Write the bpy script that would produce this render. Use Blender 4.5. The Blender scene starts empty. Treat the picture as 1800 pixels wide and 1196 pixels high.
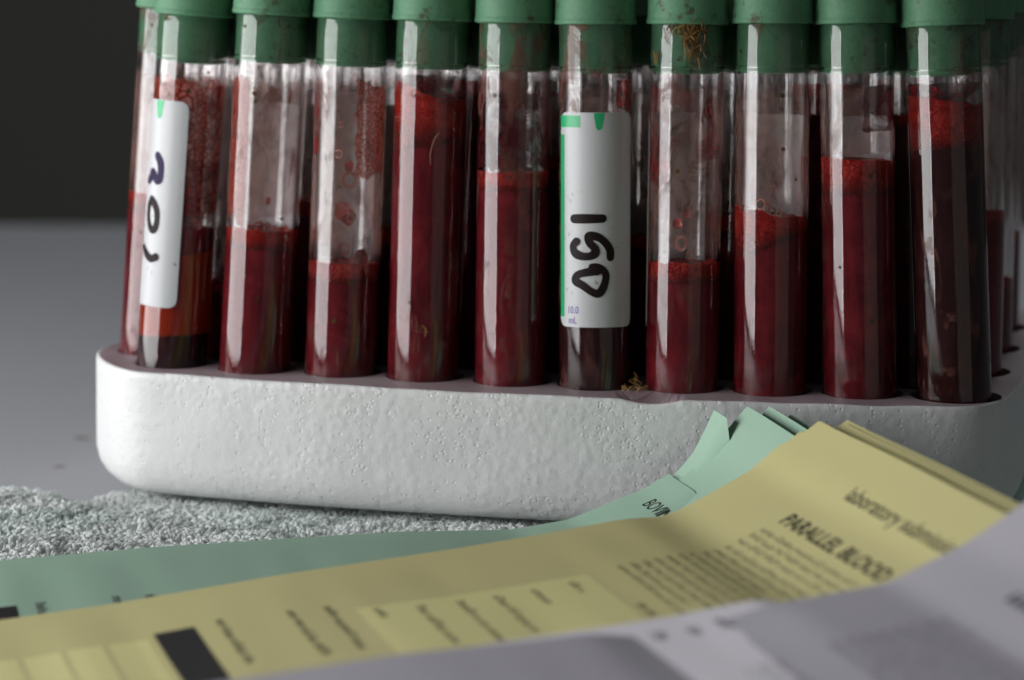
import bpy, math, random
import numpy as np
from mathutils import Vector, Matrix, Quaternion, noise as mn
from mathutils.geometry import delaunay_2d_cdt
random.seed(4); rng = np.random.default_rng(4)
C = bpy.context.scene.collection
MM = 0.001
R_ = math.radians

# ---------------------------------------------------------------- camera
TH = (211.30, -629.72, 147.42, 1.4119, 0.0049, 0.2163, 5526.7)
cam = bpy.data.cameras.new('camera'); camo = bpy.data.objects.new('camera', cam); C.objects.link(camo)
Mc = Matrix.Rotation(TH[5], 4, 'Z') @ Matrix.Rotation(TH[3], 4, 'X') @ Matrix.Rotation(TH[4], 4, 'Z')
camo.matrix_world = Matrix.Translation(Vector(TH[:3]) * MM) @ Mc
cam.sensor_width = 36; cam.lens = TH[6] * 36 / 1800
cam.clip_start = 0.01; cam.clip_end = 50
cam.dof.use_dof = True; cam.dof.focus_distance = 0.618; cam.dof.aperture_fstop = 14
bpy.context.scene.camera = camo
CAM = np.array(TH[:3])

# ---------------------------------------------------------------- world, lamps, exposure
w = bpy.data.worlds.new('World'); bpy.context.scene.world = w; w.use_nodes = True
w.node_tree.nodes['Background'].inputs[0].default_value = (0.9, 0.95, 1.0, 1)
w.node_tree.nodes['Background'].inputs[1].default_value = 0.06
vs = bpy.context.scene.view_settings
vs.view_transform = 'Standard'; vs.look = 'None'; vs.exposure = 0; vs.gamma = 1
sc = bpy.context.scene
sc.cycles.max_bounces = 24; sc.cycles.transmission_bounces = 22; sc.cycles.glossy_bounces = 8
sc.cycles.diffuse_bounces = 8; sc.cycles.transparent_max_bounces = 32
sc.cycles.caustics_refractive = True; sc.cycles.caustics_reflective = True
sc.cycles.sample_clamp_indirect = 8.0
sc.cycles.blur_glossy = 0.0
sc.cycles.use_denoising = True
try:
    sc.cycles.denoiser = 'OPENIMAGEDENOISE'; sc.cycles.denoising_input_passes = 'RGB_ALBEDO_NORMAL'; sc.cycles.denoising_prefilter = 'ACCURATE'
except Exception: pass

def area_lamp(name, centre, target, sx, sy, watts, col):
    l = bpy.data.lights.new(name, 'AREA'); l.shape = 'RECTANGLE'; l.size = sx * MM; l.size_y = sy * MM
    l.energy = watts; l.color = col
    o = bpy.data.objects.new(name, l); C.objects.link(o)
    o.location = Vector(centre) * MM
    o.rotation_euler = (Vector(target) - Vector(centre)).to_track_quat('-Z', 'Y').to_euler()
    return o
# window light from the front left (its mirror images are the pale strips on the tubes)
area_lamp('window_light', (-385, -180, 150), (20, -8, 150), 500, 286, 3.2, (1.0, 0.985, 0.99))
area_lamp('window_gap_light', (-281, -425, 150), (124, -253, 150), 24, 286, 0.3, (1.0, 0.985, 0.99))
# added soft fill lamp behind and above, brightening the table top
area_lamp('table_fill_light', (150, 1150, 950), (60, 200, 0), 600, 500, 2.2, (0.97, 0.98, 1.0))
# a much dimmer, warmer opening to the right
area_lamp('doorway_light', (500, -400, 120), (90, 0, 80), 420, 300, 0.09, (1.0, 0.86, 0.76))

# ---------------------------------------------------------------- helpers
def link_mesh(name, me, parent=None):
    o = bpy.data.objects.new(name, me); C.objects.link(o)
    if parent: o.parent = parent
    return o
def mk(name, v, f, mat, parent=None, smooth=True, angle=None):
    me = bpy.data.meshes.new(name)
    me.from_pydata([tuple(x) for x in (np.asarray(v, float) * MM)], [], [tuple(int(i) for i in q) for q in f]); me.update()
    if smooth:
        me.polygons.foreach_set('use_smooth', [True] * len(me.polygons))
        if angle is not None:
            me.set_sharp_from_angle(angle=R_(angle))
    if mat: me.materials.append(mat)
    return link_mesh(name, me, parent)
def tag(o, label=None, cat=None, group=None, kind=None):
    if label: o['label'] = label
    if cat: o['category'] = cat
    if group: o['group'] = group
    if kind: o['kind'] = kind
    return o
def empty(name, loc):
    o = bpy.data.objects.new(name, None); C.objects.link(o); o.location = Vector(loc) * MM
    o.empty_display_size = 0.005
    return o
def lathe(prof, n=56, closed=False):
    """prof: list of (r, z) bottom to top; r == 0 makes a pole."""
    v = []; f = []; rings = []
    for r, z in prof:
        if r < 1e-6:
            rings.append([len(v)]); v.append((0, 0, z))
        else:
            rings.append(list(range(len(v), len(v) + n)))
            for k in range(n):
                a = 2 * math.pi * k / n; v.append((r * math.cos(a), r * math.sin(a), z))
    m = len(rings)
    for i in range(m if closed else m - 1):
        A, B = rings[i], rings[(i + 1) % m]
        for k in range(n):
            k2 = (k + 1) % n
            if len(A) == 1 and len(B) == 1: continue
            if len(A) == 1: f.append((A[0], B[k2], B[k])[::-1][::-1])
            elif len(B) == 1: f.append((A[k], A[k2], B[0]))
            else: f.append((A[k], A[k2], B[k2], B[k]))
    return v, f

# ---------------------------------------------------------------- materials
def new_mat(name):
    m = bpy.data.materials.new(name); m.use_nodes = True
    nt = m.node_tree; return m, nt, nt.nodes['Principled BSDF'], nt.nodes['Material Output']
def N(nt, t, **kw):
    n = nt.nodes.new(t)
    for k, v in kw.items():
        if k.startswith('i_'):
            n.inputs[k[2:].replace('_', ' ')].default_value = v
        else: setattr(n, k, v)
    return n
def L(nt, a, b): nt.links.new(a, b)
def coords(nt, rand=True):
    tc = N(nt, 'ShaderNodeTexCoord')
    if not rand: return tc.outputs['Object']
    oi = N(nt, 'ShaderNodeObjectInfo'); mu = N(nt, 'ShaderNodeMath', operation='MULTIPLY'); mu.inputs[1].default_value = 3.0
    L(nt, oi.outputs['Random'], mu.inputs[0])
    ad = N(nt, 'ShaderNodeVectorMath', operation='ADD'); L(nt, tc.outputs['Object'], ad.inputs[0]); L(nt, mu.outputs[0], ad.inputs[1])
    return ad.outputs[0]
def noise(nt, vec, scale, detail=3, rough=0.5, out='Fac', dist=0.0):
    n = N(nt, 'ShaderNodeTexNoise'); n.inputs['Scale'].default_value = scale; n.inputs['Detail'].default_value = detail
    n.inputs['Roughness'].default_value = rough; n.inputs['Distortion'].default_value = dist
    L(nt, vec, n.inputs['Vector']); return n.outputs[out]
def voro(nt, vec, scale, feature='F1', out='Distance', rnd=1.0):
    n = N(nt, 'ShaderNodeTexVoronoi', feature=feature); n.inputs['Scale'].default_value = scale; n.inputs['Randomness'].default_value = rnd
    L(nt, vec, n.inputs['Vector']); return n.outputs[out]
def ramp(nt, fac, stops):
    n = N(nt, 'ShaderNodeValToRGB'); cr = n.color_ramp
    while len(cr.elements) > 1: cr.elements.remove(cr.elements[0])
    for i, (p, c) in enumerate(stops):
        e = cr.elements[0] if i == 0 else cr.elements.new(p)
        e.position = p; e.color = tuple(c) + (1,) if hasattr(c, '__len__') else (c, c, c, 1)
    L(nt, fac, n.inputs['Fac']); return n.outputs['Color']
def mix(nt, fac, a, b, kind='MIX'):
    n = N(nt, 'ShaderNodeMix', data_type='RGBA', blend_type=kind)
    for sock, val in ((n.inputs[0], fac), (n.inputs[6], a), (n.inputs[7], b)):
        if isinstance(val, (int, float)): sock.default_value = val
        elif isinstance(val, tuple): sock.default_value = val + (1,) if len(val) == 3 else val
        else: L(nt, val, sock)
    return n.outputs[2]
def math_(nt, op, a, b=None):
    n = N(nt, 'ShaderNodeMath', operation=op)
    for s, v in ((n.inputs[0], a), (n.inputs[1], b)):
        if v is None: continue
        if isinstance(v, (int, float)): s.default_value = v
        else: L(nt, v, s)
    return n.outputs[0]
def bump(nt, h, strength, dist, normal=None):
    n = N(nt, 'ShaderNodeBump'); n.inputs['Strength'].default_value = strength; n.inputs['Distance'].default_value = dist
    L(nt, h, n.inputs['Height'])
    if normal is not None: L(nt, normal, n.inputs['Normal'])
    return n.outputs[0]
def stretch(nt, vec, s):
    n = N(nt, 'ShaderNodeVectorMath', operation='MULTIPLY'); L(nt, vec, n.inputs[0]); n.inputs[1].default_value = s
    return n.outputs[0]

def m_plain(name, col, rough=0.6, spec=0.4):
    m, nt, b, o = new_mat(name); b.inputs['Base Color'].default_value = tuple(col) + (1,); b.inputs['Roughness'].default_value = rough
    b.inputs['Specular IOR Level'].default_value = spec; return m

# clear plastic tube wall: real refraction, with faint scratches and dust
def m_glass():
    m, nt, b, o = new_mat('clear_tube_plastic')
    b.inputs['Transmission Weight'].default_value = 1.0; b.inputs['IOR'].default_value = 1.52
    b.inputs['Base Color'].default_value = (0.985, 0.98, 0.98, 1)
    v = coords(nt)
    sc1 = noise(nt, stretch(nt, v, (1, 1, 0.25)), 1400, 4, 0.6)
    r = ramp(nt, sc1, [(0.45, 0.015), (0.75, 0.1)])
    L(nt, r, b.inputs['Roughness'])
    low = noise(nt, stretch(nt, v, (1, 1, 0.12)), 160, 2)
    L(nt, bump(nt, low, 0.3, 0.0004), b.inputs['Normal'])
    # dust specks on the outside: tiny brown flecks
    d1 = voro(nt, v, 330); pick = voro(nt, v, 330, out='Color')
    sep = N(nt, 'ShaderNodeSeparateColor'); L(nt, pick, sep.inputs[0])
    fl = math_(nt, 'MULTIPLY', math_(nt, 'LESS_THAN', d1, 0.16), math_(nt, 'GREATER_THAN', sep.outputs[0], 0.78))
    cl = ramp(nt, noise(nt, v, 90, 2), [(0.5, 0.0), (0.62, 1.0)])
    fl = math_(nt, 'MULTIPLY', fl, cl)
    sm = ramp(nt, noise(nt, stretch(nt, v, (1, 1, 0.45)), 190, 6, 0.65, dist=1.4), [(0.54, 0.0), (0.6, 1.0)])
    sm = math_(nt, 'MULTIPLY', sm, ramp(nt, noise(nt, v, 38, 2), [(0.46, 0.0), (0.6, 0.5)]))
    ds = N(nt, 'ShaderNodeBsdfDiffuse'); ds.inputs[0].default_value = (0.2, 0.085, 0.07, 1)
    m0 = N(nt, 'ShaderNodeMixShader'); L(nt, sm, m0.inputs[0]); L(nt, b.outputs[0], m0.inputs[1]); L(nt, ds.outputs[0], m0.inputs[2])
    df = N(nt, 'ShaderNodeBsdfDiffuse'); df.inputs[0].default_value = (0.09, 0.055, 0.02, 1)
    ms = N(nt, 'ShaderNodeMixShader'); L(nt, fl, ms.inputs[0]); L(nt, m0.outputs[0], ms.inputs[1]); L(nt, df.outputs[0], ms.inputs[2])
    L(nt, ms.outputs[0], o.inputs['Surface'])
    return m
GLASS = m_glass()

def m_rubber():
    m, nt, b, o = new_mat('green_rubber')
    v = coords(nt)
    big = noise(nt, v, 60, 3); fine = noise(nt, v, 900, 4, 0.7)
    col = mix(nt, big, (0.07, 0.195, 0.105), (0.1, 0.255, 0.145))
    col = mix(nt, ramp(nt, fine, [(0.35, 0.5), (0.65, 0.0)]), col, (0.13, 0.29, 0.17))
    dn = noise(nt, v, 260, 5, 0.75); dm = noise(nt, v, 55, 2)
    dirt = math_(nt, 'MULTIPLY', ramp(nt, dn, [(0.55, 0.0), (0.65, 1.0)]), ramp(nt, dm, [(0.38, 0.0), (0.58, 0.85)]))
    col = mix(nt, dirt, col, (0.055, 0.04, 0.022))
    L(nt, col, b.inputs['Base Color']); b.inputs['Roughness'].default_value = 0.55; b.inputs['Specular IOR Level'].default_value = 0.3
    ln = noise(nt, stretch(nt, v, (0.15, 0.15, 2.2)), 1100, 2)
    L(nt, bump(nt, mix(nt, 0.5, fine, ln), 0.25, 0.00025), b.inputs['Normal'])
    return m
RUBBER = m_rubber()

def m_blood(name, c1, c2, streak=0.5):
    m, nt, b, o = new_mat(name)
    v = coords(nt)
    n1 = noise(nt, stretch(nt, v, (1, 1, 0.4)), 170, 4, 0.6, dist=0.6)
    n2 = noise(nt, v, 1500, 2, 0.6)
    col = mix(nt, ramp(nt, n1, [(0.35, 0.0), (0.68, 1.0)]), c1, c2)
    sk = ramp(nt, noise(nt, stretch(nt, v, (1, 1, 0.12)), 520, 3, 0.6), [(0.42, 0.0), (0.7, 0.6)])
    cl = ramp(nt, noise(nt, v, 75, 5, 0.65, dist=1.2), [(0.5, 0.0), (0.72, 0.7)])
    col = mix(nt, sk, col, tuple(x * 1.15 for x in c2)); col = mix(nt, cl, col, tuple(x * 1.5 + 0.008 for x in c2))
    col = mix(nt, math_(nt, 'MULTIPLY', n2, 0.3), col, tuple(x * 1.6 for x in c2))
    L(nt, col, b.inputs['Base Color'])
    b.inputs['Roughness'].default_value = 0.7; b.inputs['Specular IOR Level'].default_value = 0.05
    return m
BLOOD = m_blood('dark_blood', (0.075, 0.0035, 0.007), (0.2, 0.016, 0.024))
BLOOD_BROWN = m_blood('dried_brown_blood', (0.03, 0.006, 0.007), (0.045, 0.011, 0.012))
CLOT = m_blood('dark_clot', (0.022, 0.005, 0.006), (0.035, 0.008, 0.01))
def m_plasma():
    m, nt, b, o = new_mat('amber_red_plasma')
    v = coords(nt); n = noise(nt, stretch(nt, v, (1, 1, 0.1)), 400, 2)
    L(nt, mix(nt, n, (0.26, 0.02, 0.004), (0.5, 0.05, 0.008)), b.inputs['Base Color'])
    b.inputs['Roughness'].default_value = 0.6; b.inputs['Specular IOR Level'].default_value = 0.05
    b.inputs['Subsurface Weight'].default_value = 0.6; b.inputs['Subsurface Radius'].default_value = (0.006, 0.001, 0.0004); b.inputs['Subsurface Scale'].default_value = 1.0
    return m
PLASMA = m_plasma()
def m_foam(name, c1, c2, scale=900):
    m, nt, b, o = new_mat(name)
    v = coords(nt)
    ds = noise(nt, v, 300, 2, out='Color')
    vv = mix(nt, 0.002, v, ds, 'ADD')
    e1 = voro(nt, vv, scale, 'DISTANCE_TO_EDGE'); e2 = voro(nt, vv, scale * 2.3, 'DISTANCE_TO_EDGE')
    sel = ramp(nt, noise(nt, v, 220, 2), [(0.45, 0.0), (0.55, 1.0)])
    e = mix(nt, sel, ramp(nt, e1, [(0.0, 0.0), (0.16, 1.0)]), ramp(nt, e2, [(0.0, 0.0), (0.2, 1.0)]))
    col = mix(nt, e, tuple(x * 0.45 for x in c1), c1)
    col = mix(nt, ramp(nt, noise(nt, v, 350, 4, 0.7), [(0.4, 0.0), (0.7, 1.0)]), col, c2)
    at = N(nt, 'ShaderNodeAttribute', attribute_name='rise')
    dep = math_(nt, 'ADD', at.outputs['Fac'], math_(nt, 'MULTIPLY', math_(nt, 'SUBTRACT', noise(nt, v, 260, 3), 0.5), 0.7))
    col = mix(nt, ramp(nt, dep, [(0.0, 1.0), (0.5, 0.0)]), col, (0.12, 0.007, 0.008))
    L(nt, col, b.inputs['Base Color']); b.inputs['Roughness'].default_value = 0.35; b.inputs['Specular IOR Level'].default_value = 0.2
    b.inputs['Subsurface Weight'].default_value = 0.4; b.inputs['Subsurface Radius'].default_value = (0.0018, 0.0003, 0.0002); b.inputs['Subsurface Scale'].default_value = 1
    L(nt, bump(nt, e, 0.6, 0.0004), b.inputs['Normal'])
    return m
FOAM = m_foam('red_froth', (0.42, 0.012, 0.01), (0.6, 0.05, 0.03))
FOAM_PINK = m_foam('pink_froth', (0.45, 0.035, 0.035), (0.62, 0.12, 0.1), 1200)

def film_alpha(nt, alpha, shader, o):
    at = N(nt, 'ShaderNodeAttribute', attribute_name='edge')
    v = coords(nt)
    e = math_(nt, 'ADD', at.outputs['Fac'], math_(nt, 'MULTIPLY', math_(nt, 'SUBTRACT', noise(nt, v, 230, 3), 0.5), 0.9))
    e = ramp(nt, e, [(0.28, 0.0), (0.36, 1.0)])
    a = math_(nt, 'MULTIPLY', alpha, e) if not isinstance(alpha, float) else math_(nt, 'MULTIPLY', e, alpha)
    tr = N(nt, 'ShaderNodeBsdfTransparent'); ms = N(nt, 'ShaderNodeMixShader')
    L(nt, a, ms.inputs[0]); L(nt, tr.outputs[0], ms.inputs[1]); L(nt, shader, ms.inputs[2]); L(nt, ms.outputs[0], o.inputs['Surface'])
def diff_trans(nt, col, w_=0.5):
    d = N(nt, 'ShaderNodeBsdfDiffuse'); t = N(nt, 'ShaderNodeBsdfTranslucent'); ms = N(nt, 'ShaderNodeMixShader'); ms.inputs[0].default_value = w_
    for q in (d, t):
        if isinstance(col, tuple): q.inputs[0].default_value = col + (1,)
        else: L(nt, col, q.inputs[0])
    L(nt, d.outputs[0], ms.inputs[1]); L(nt, t.outputs[0], ms.inputs[2]); return ms.outputs[0]
def m_film_bubbles(nm='bubbly_blood_film', s1=330, s2=760):
    m, nt, b, o = new_mat(nm)
    v = coords(nt)
    e1 = voro(nt, v, s1, 'DISTANCE_TO_EDGE'); e2 = voro(nt, v, s2, 'DISTANCE_TO_EDGE')
    sel = ramp(nt, noise(nt, v, 190, 1), [(0.47, 0.0), (0.53, 1.0)])
    e = mix(nt, sel, ramp(nt, e1, [(0.03, 1.0), (0.12, 0.0)]), ramp(nt, e2, [(0.03, 1.0), (0.16, 0.0)]))
    col = mix(nt, e, (0.78, 0.22, 0.16), (0.3, 0.014, 0.01))
    a = math_(nt, 'ADD', math_(nt, 'MULTIPLY', e, 0.32), 0.62)
    film_alpha(nt, a, diff_trans(nt, col), o); return m
def m_film_smear(name, c, a, scale=120, lo=0.4, hi=0.6):
    m, nt, b, o = new_mat(name)
    v = coords(nt)
    n = noise(nt, v, scale, 5, 0.6, dist=1.0)
    al = math_(nt, 'MULTIPLY', ramp(nt, n, [(lo, 0.15), (hi, 1.0)]), a)
    col = mix(nt, noise(nt, v, 700, 3), c, tuple(min(1, x * 1.7 + 0.02) for x in c))
    film_alpha(nt, al, diff_trans(nt, col), o); return m
F_BUB = m_film_bubbles(); F_BUB2 = m_film_bubbles('fine_bubbly_blood_film', 800, 1500)
F_RED = m_film_smear('red_blood_film', (0.3, 0.012, 0.016), 0.75)
F_DARK = m_film_smear('dark_blood_film', (0.12, 0.008, 0.012), 0.85)
F_HAZE = m_film_smear('pinkish_residue_film', (0.76, 0.4, 0.35), 0.27, 90, 0.3, 0.7)

def m_paper(name, col, vary=0.06, spots=False, bs=0.08):
    m, nt, b, o = new_mat(name); v = coords(nt, False)
    n = noise(nt, v, 900, 4, 0.7)
    c = mix(nt, n, tuple(x * (1 - vary) for x in col), tuple(min(1, x * (1 + vary)) for x in col))
    if spots:
        dn = noise(nt, v, 700, 4, 0.7); dm = noise(nt, v, 110, 2)
        d = math_(nt, 'MULTIPLY', ramp(nt, dn, [(0.6, 0.0), (0.68, 1.0)]), ramp(nt, dm, [(0.52, 0.0), (0.66, 0.7)]))
        c = mix(nt, d, c, (0.2, 0.16, 0.09))
    L(nt, c, b.inputs['Base Color']); b.inputs['Roughness'].default_value = 0.75; b.inputs['Specular IOR Level'].default_value = 0.25
    L(nt, bump(nt, n, bs, 0.0002), b.inputs['Normal'])
    return m
LABEL_W = m_paper('white_label_paper', (0.56, 0.57, 0.59), 0.03, True); LABEL_W.node_tree.nodes['Principled BSDF'].inputs['Roughness'].default_value = 0.3
LABEL_G = m_plain('green_label_print', (0.02, 0.42, 0.16), 0.35)
LABEL_P = m_plain('purple_print', (0.2, 0.12, 0.42), 0.5)
INK = m_plain('black_print', (0.015, 0.015, 0.017), 0.6)
GREY_INK = m_plain('grey_small_print', (0.11, 0.1, 0.075), 0.7)
MARKER = m_plain('black_marker_ink', (0.012, 0.005, 0.006), 0.6, 0.2)
MARKER_P = m_plain('violet_black_marker_ink', (0.022, 0.01, 0.055), 0.6, 0.2)
P_GREEN = m_paper('green_form_paper', (0.33, 0.5, 0.385), 0.04)
P_YELLOW = m_paper('yellow_form_paper', (0.6, 0.56, 0.27), 0.03)
P_FIELD = m_paper('pale_yellow_form_field', (0.74, 0.70, 0.33), 0.03)
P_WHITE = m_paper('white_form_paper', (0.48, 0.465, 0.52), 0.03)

P_WHITE_LIT = m_paper('lit_white_form_paper', (0.84, 0.82, 0.88), 0.03)  # lighter copy of the white paper; extra light on the lower sheet painted in
def m_eps():
    m, nt, b, o = new_mat('white_polystyrene_foam')
    v = coords(nt, False)
    d1 = voro(nt, v, 560, 'SMOOTH_F1'); c1 = voro(nt, v, 560, out='Color'); sep = N(nt, 'ShaderNodeSeparateColor'); L(nt, c1, sep.inputs[0])
    d2 = voro(nt, v, 1150); c2 = voro(nt, v, 1150, out='Color'); sep2 = N(nt, 'ShaderNodeSeparateColor'); L(nt, c2, sep2.inputs[0])
    dens = ramp(nt, noise(nt, v, 42, 3, 0.6), [(0.38, 0.0), (0.62, 1.0)])
    thr = math_(nt, 'SUBTRACT', 0.9, math_(nt, 'MULTIPLY', dens, 0.45))
    pit = math_(nt, 'MULTIPLY', ramp(nt, d2, [(0.16, 1.0), (0.42, 0.0)]), math_(nt, 'GREATER_THAN', sep2.outputs[1], thr))
    bead = math_(nt, 'MULTIPLY', ramp(nt, d1, [(0.0, 1.0), (0.7, 0.0)]), math_(nt, 'ADD', math_(nt, 'MULTIPLY', dens, 0.4), 0.14))
    fine = math_(nt, 'ADD', noise(nt, v, 2600, 3, 0.7), math_(nt, 'MULTIPLY', noise(nt, v, 1300, 2), 1.7)); broad = noise(nt, v, 70, 2)
    h = math_(nt, 'ADD', math_(nt, 'SUBTRACT', bead, math_(nt, 'MULTIPLY', pit, 0.3)), math_(nt, 'ADD', math_(nt, 'MULTIPLY', fine, 0.08), math_(nt, 'MULTIPLY', broad, 0.12)))
    L(nt, bump(nt, h, 0.6, 0.00055), b.inputs['Normal'])
    fl = math_(nt, 'MULTIPLY', ramp(nt, noise(nt, v, 750, 4, 0.75), [(0.66, 0.0), (0.74, 1.0)]), ramp(nt, noise(nt, v, 60, 2), [(0.5, 0.0), (0.64, 0.8)]))
    col = mix(nt, broad, (0.66, 0.67, 0.675), (0.73, 0.735, 0.73))
    col = mix(nt, fl, col, (0.38, 0.3, 0.2))
    # top face uses a separate mauve with red bounce and shade painted in
    L(nt, col, b.inputs['Base Color']); b.inputs['Roughness'].default_value = 0.42; b.inputs['Specular IOR Level'].default_value = 0.4
    b.inputs['Subsurface Weight'].default_value = 0.15; b.inputs['Subsurface Radius'].default_value = (0.001, 0.001, 0.001); b.inputs['Subsurface Scale'].default_value = 1
    return m
EPS = m_eps()
def m_eps_top():
    m, nt, b, o = new_mat('mauve_shaded_foam_top'); v = coords(nt, False)
    n = noise(nt, v, 45, 4, 0.6); f = noise(nt, v, 1200, 3, 0.7)
    col = mix(nt, ramp(nt, n, [(0.3, 0.0), (0.7, 1.0)]), (0.34, 0.24, 0.27), (0.5, 0.43, 0.45))  # mauve colour stands for red bounce and shade among the tubes
    L(nt, col, b.inputs['Base Color']); b.inputs['Roughness'].default_value = 0.45
    L(nt, bump(nt, mix(nt, 0.5, f, n), 0.5, 0.0005), b.inputs['Normal']); return m
EPS_TOP = m_eps_top()
def m_towel(name, a, b_):
    m, nt, b, o = new_mat(name); v = coords(nt, False)
    n = noise(nt, v, 35, 4, 0.6); n2 = noise(nt, v, 700, 2)
    c = mix(nt, ramp(nt, n, [(0.4, 0.0), (0.62, 1.0)]), a, b_)
    c = mix(nt, math_(nt, 'MULTIPLY', n2, 0.3), c, (0.9, 0.92, 0.9))
    L(nt, c, b.inputs['Base Color']); b.inputs['Roughness'].default_value = 0.9; b.inputs['Specular IOR Level'].default_value = 0.1
    b.inputs['Subsurface Weight'].default_value = 0.5; b.inputs['Subsurface Radius'].default_value = (0.0028, 0.0032, 0.003); b.inputs['Subsurface Scale'].default_value = 1
    return m
TOWEL_PILE = m_towel('pale_terry_loops', (0.88, 0.94, 0.92), (0.92, 0.95, 0.94))
TOWEL_BASE = m_towel('pale_green_terry_base', (0.58, 0.86, 0.76), (0.64, 0.88, 0.8))
_nt = TOWEL_PILE.node_tree; _b = _nt.nodes['Principled BSDF']; _b.inputs['Subsurface Weight'].default_value = 0; _c = _b.inputs['Base Color'].links[0].from_socket
L(_nt, diff_trans(_nt, _c, 0.5), _nt.nodes['Material Output'].inputs['Surface'])
def m_table():
    m, nt, b, o = new_mat('grey_laminate'); v = coords(nt, False)
    n = noise(nt, v, 18, 5, 0.65); n2 = noise(nt, v, 400, 3, 0.6)
    c = mix(nt, n, (0.42, 0.43, 0.46), (0.5, 0.51, 0.54))
    c = mix(nt, ramp(nt, noise(nt, v, 55, 5, 0.8), [(0.6, 0.0), (0.74, 0.6)]), c, (0.62, 0.62, 0.64))
    L(nt, c, b.inputs['Base Color']); b.inputs['Roughness'].default_value = 0.5; L(nt, bump(nt, n2, 0.05, 0.0003), b.inputs['Normal']); return m
TABLE = m_table()
STRAW = m_plain('dry_straw', (0.3, 0.17, 0.05), 0.8); STRAW2 = m_plain('brown_dung_fibre', (0.1, 0.055, 0.018), 0.85)

# ---------------------------------------------------------------- setting: table and dark wall
def box(name, x0, x1, y0, y1, z0, z1, mat, rot=0, piv=(0, 0)):
    v = [(x, y, z) for z in (z0, z1) for y in (y0, y1) for x in (x0, x1)]
    c, s = math.cos(rot), math.sin(rot)
    v = [(piv[0] + (x - piv[0]) * c - (y - piv[1]) * s, piv[1] + (x - piv[0]) * s + (y - piv[1]) * c, z) for x, y, z in v]
    f = [(0, 2, 3, 1), (4, 5, 7, 6), (0, 1, 5, 4), (2, 6, 7, 3), (0, 4, 6, 2), (1, 3, 7, 5)]
    return mk(name, v, f, mat, smooth=False)
t = box('table', -1500, 1500, -900, 494, -28, 0, TABLE, R_(13.5), (-242, 510))
bv = t.modifiers.new('Bevel', 'BEVEL'); bv.width = 0.003; bv.segments = 3
tag(t, 'grey laminate table top with a straight blurred far edge', 'table', kind='structure')
wl = box('wall', -4000, 4000, 2600, 2700, -1500, 2500, m_plain('dark_wall_paint', (0.3, 0.29, 0.255), 0.9), R_(13.5))
tag(wl, 'dark unlit wall far behind the table', 'wall', kind='structure')
# dried brown drop marks on the table
for (x, y, r) in ((-56, 93, 1.7), (-49, 58, 1.1), (-30, 300, 2.0)):
    v = [(x, y, 0.15)]; n = 14
    for k in range(n):
        a = 2 * math.pi * k / n; q = r * (0.8 + 0.35 * random.random()); v.append((x + q * math.cos(a) * 1.3, y + q * math.sin(a), 0.05))
    o = mk('dirt_spot', v, [(0, 1 + k, 1 + (k + 1) % n) for k in range(n)], m_plain('brown_dirt', (0.16, 0.13, 0.09), 0.8))
    o.parent = t

# ---------------------------------------------------------------- polystyrene rack
X0, X1, Y0, Y1, ZB, ZT = -20.8, 182.0, -14.0, 131.0, 9.0, 36.0
PITCH = 18.277; HY = PITCH * 0.866
FB = [(0.5, 2.1), (19.6, -0.4), (38.1, -0.1), (56.1, -1.3), (74.8, -2.2), (92.5, -2.6), (110.2, -1.6), (128.0, -0.6), (146.2, 0.6), (164.9, 1.3)]
FT = [(x, y + 2.0, z) for x, y, z in [(4.8, 4.8, 109.8), (22.6, 2.2, 110.4), (39.8, 2.5, 109.9), (57.0, 1.3, 109.8), (74.5, 0.4, 109.7), (91.1, 0.0, 109.7), (109.8, 1.0, 110.0), (126.8, 2.0, 110.4), (143.3, 3.2, 110.6), (160.4, 3.9, 110.4)]]
def _toward(x, y): return math.atan2(TH[0] - x, 630.0 + y)
FT = [(x + 0.7 - x / 235 - 7.5 * math.sin(_toward(x, y)) - 2.0 * math.tan(_toward(x, y)), y - 7.5 * (1 - math.cos(_toward(x, y))), z) for x, y, z in FT]
FB = [(x - 7.5 * math.sin(_toward(x, y)), y - 7.5 * (1 - math.cos(_toward(x, y)))) for x, y in FB]
tubes = []       # row, col, base(x, y) at rack top, top (x, y, z) at stopper rim
for r in range(8):
    for c in range(10):
        if r == 0:
            tubes.append((0, c, FB[c], FT[c])); continue
        off = -PITCH / 2 if r % 2 else 0.0
        jx, jy = random.uniform(-.3, .3), random.uniform(-.3, .3)
        x = -1.6 + c * 18.42 + off + jx; y = r * HY + 0.6 + jy
        if r == 1 and c == 0: x, y = -10.8, 16.4
        lean = 4.0 - 6.5 * (x / 165) + random.uniform(-1.0, 1.0)
        if r == 1 and c == 0: lean = 4.3
        if r >= 2 and c == 9: lean = -0.6
        tubes.append((r, c, (x, y), (x + lean, y + 4.6 + random.uniform(-.8, .8), 110.0 + random.uniform(-1.0, 0.6))))

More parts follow.
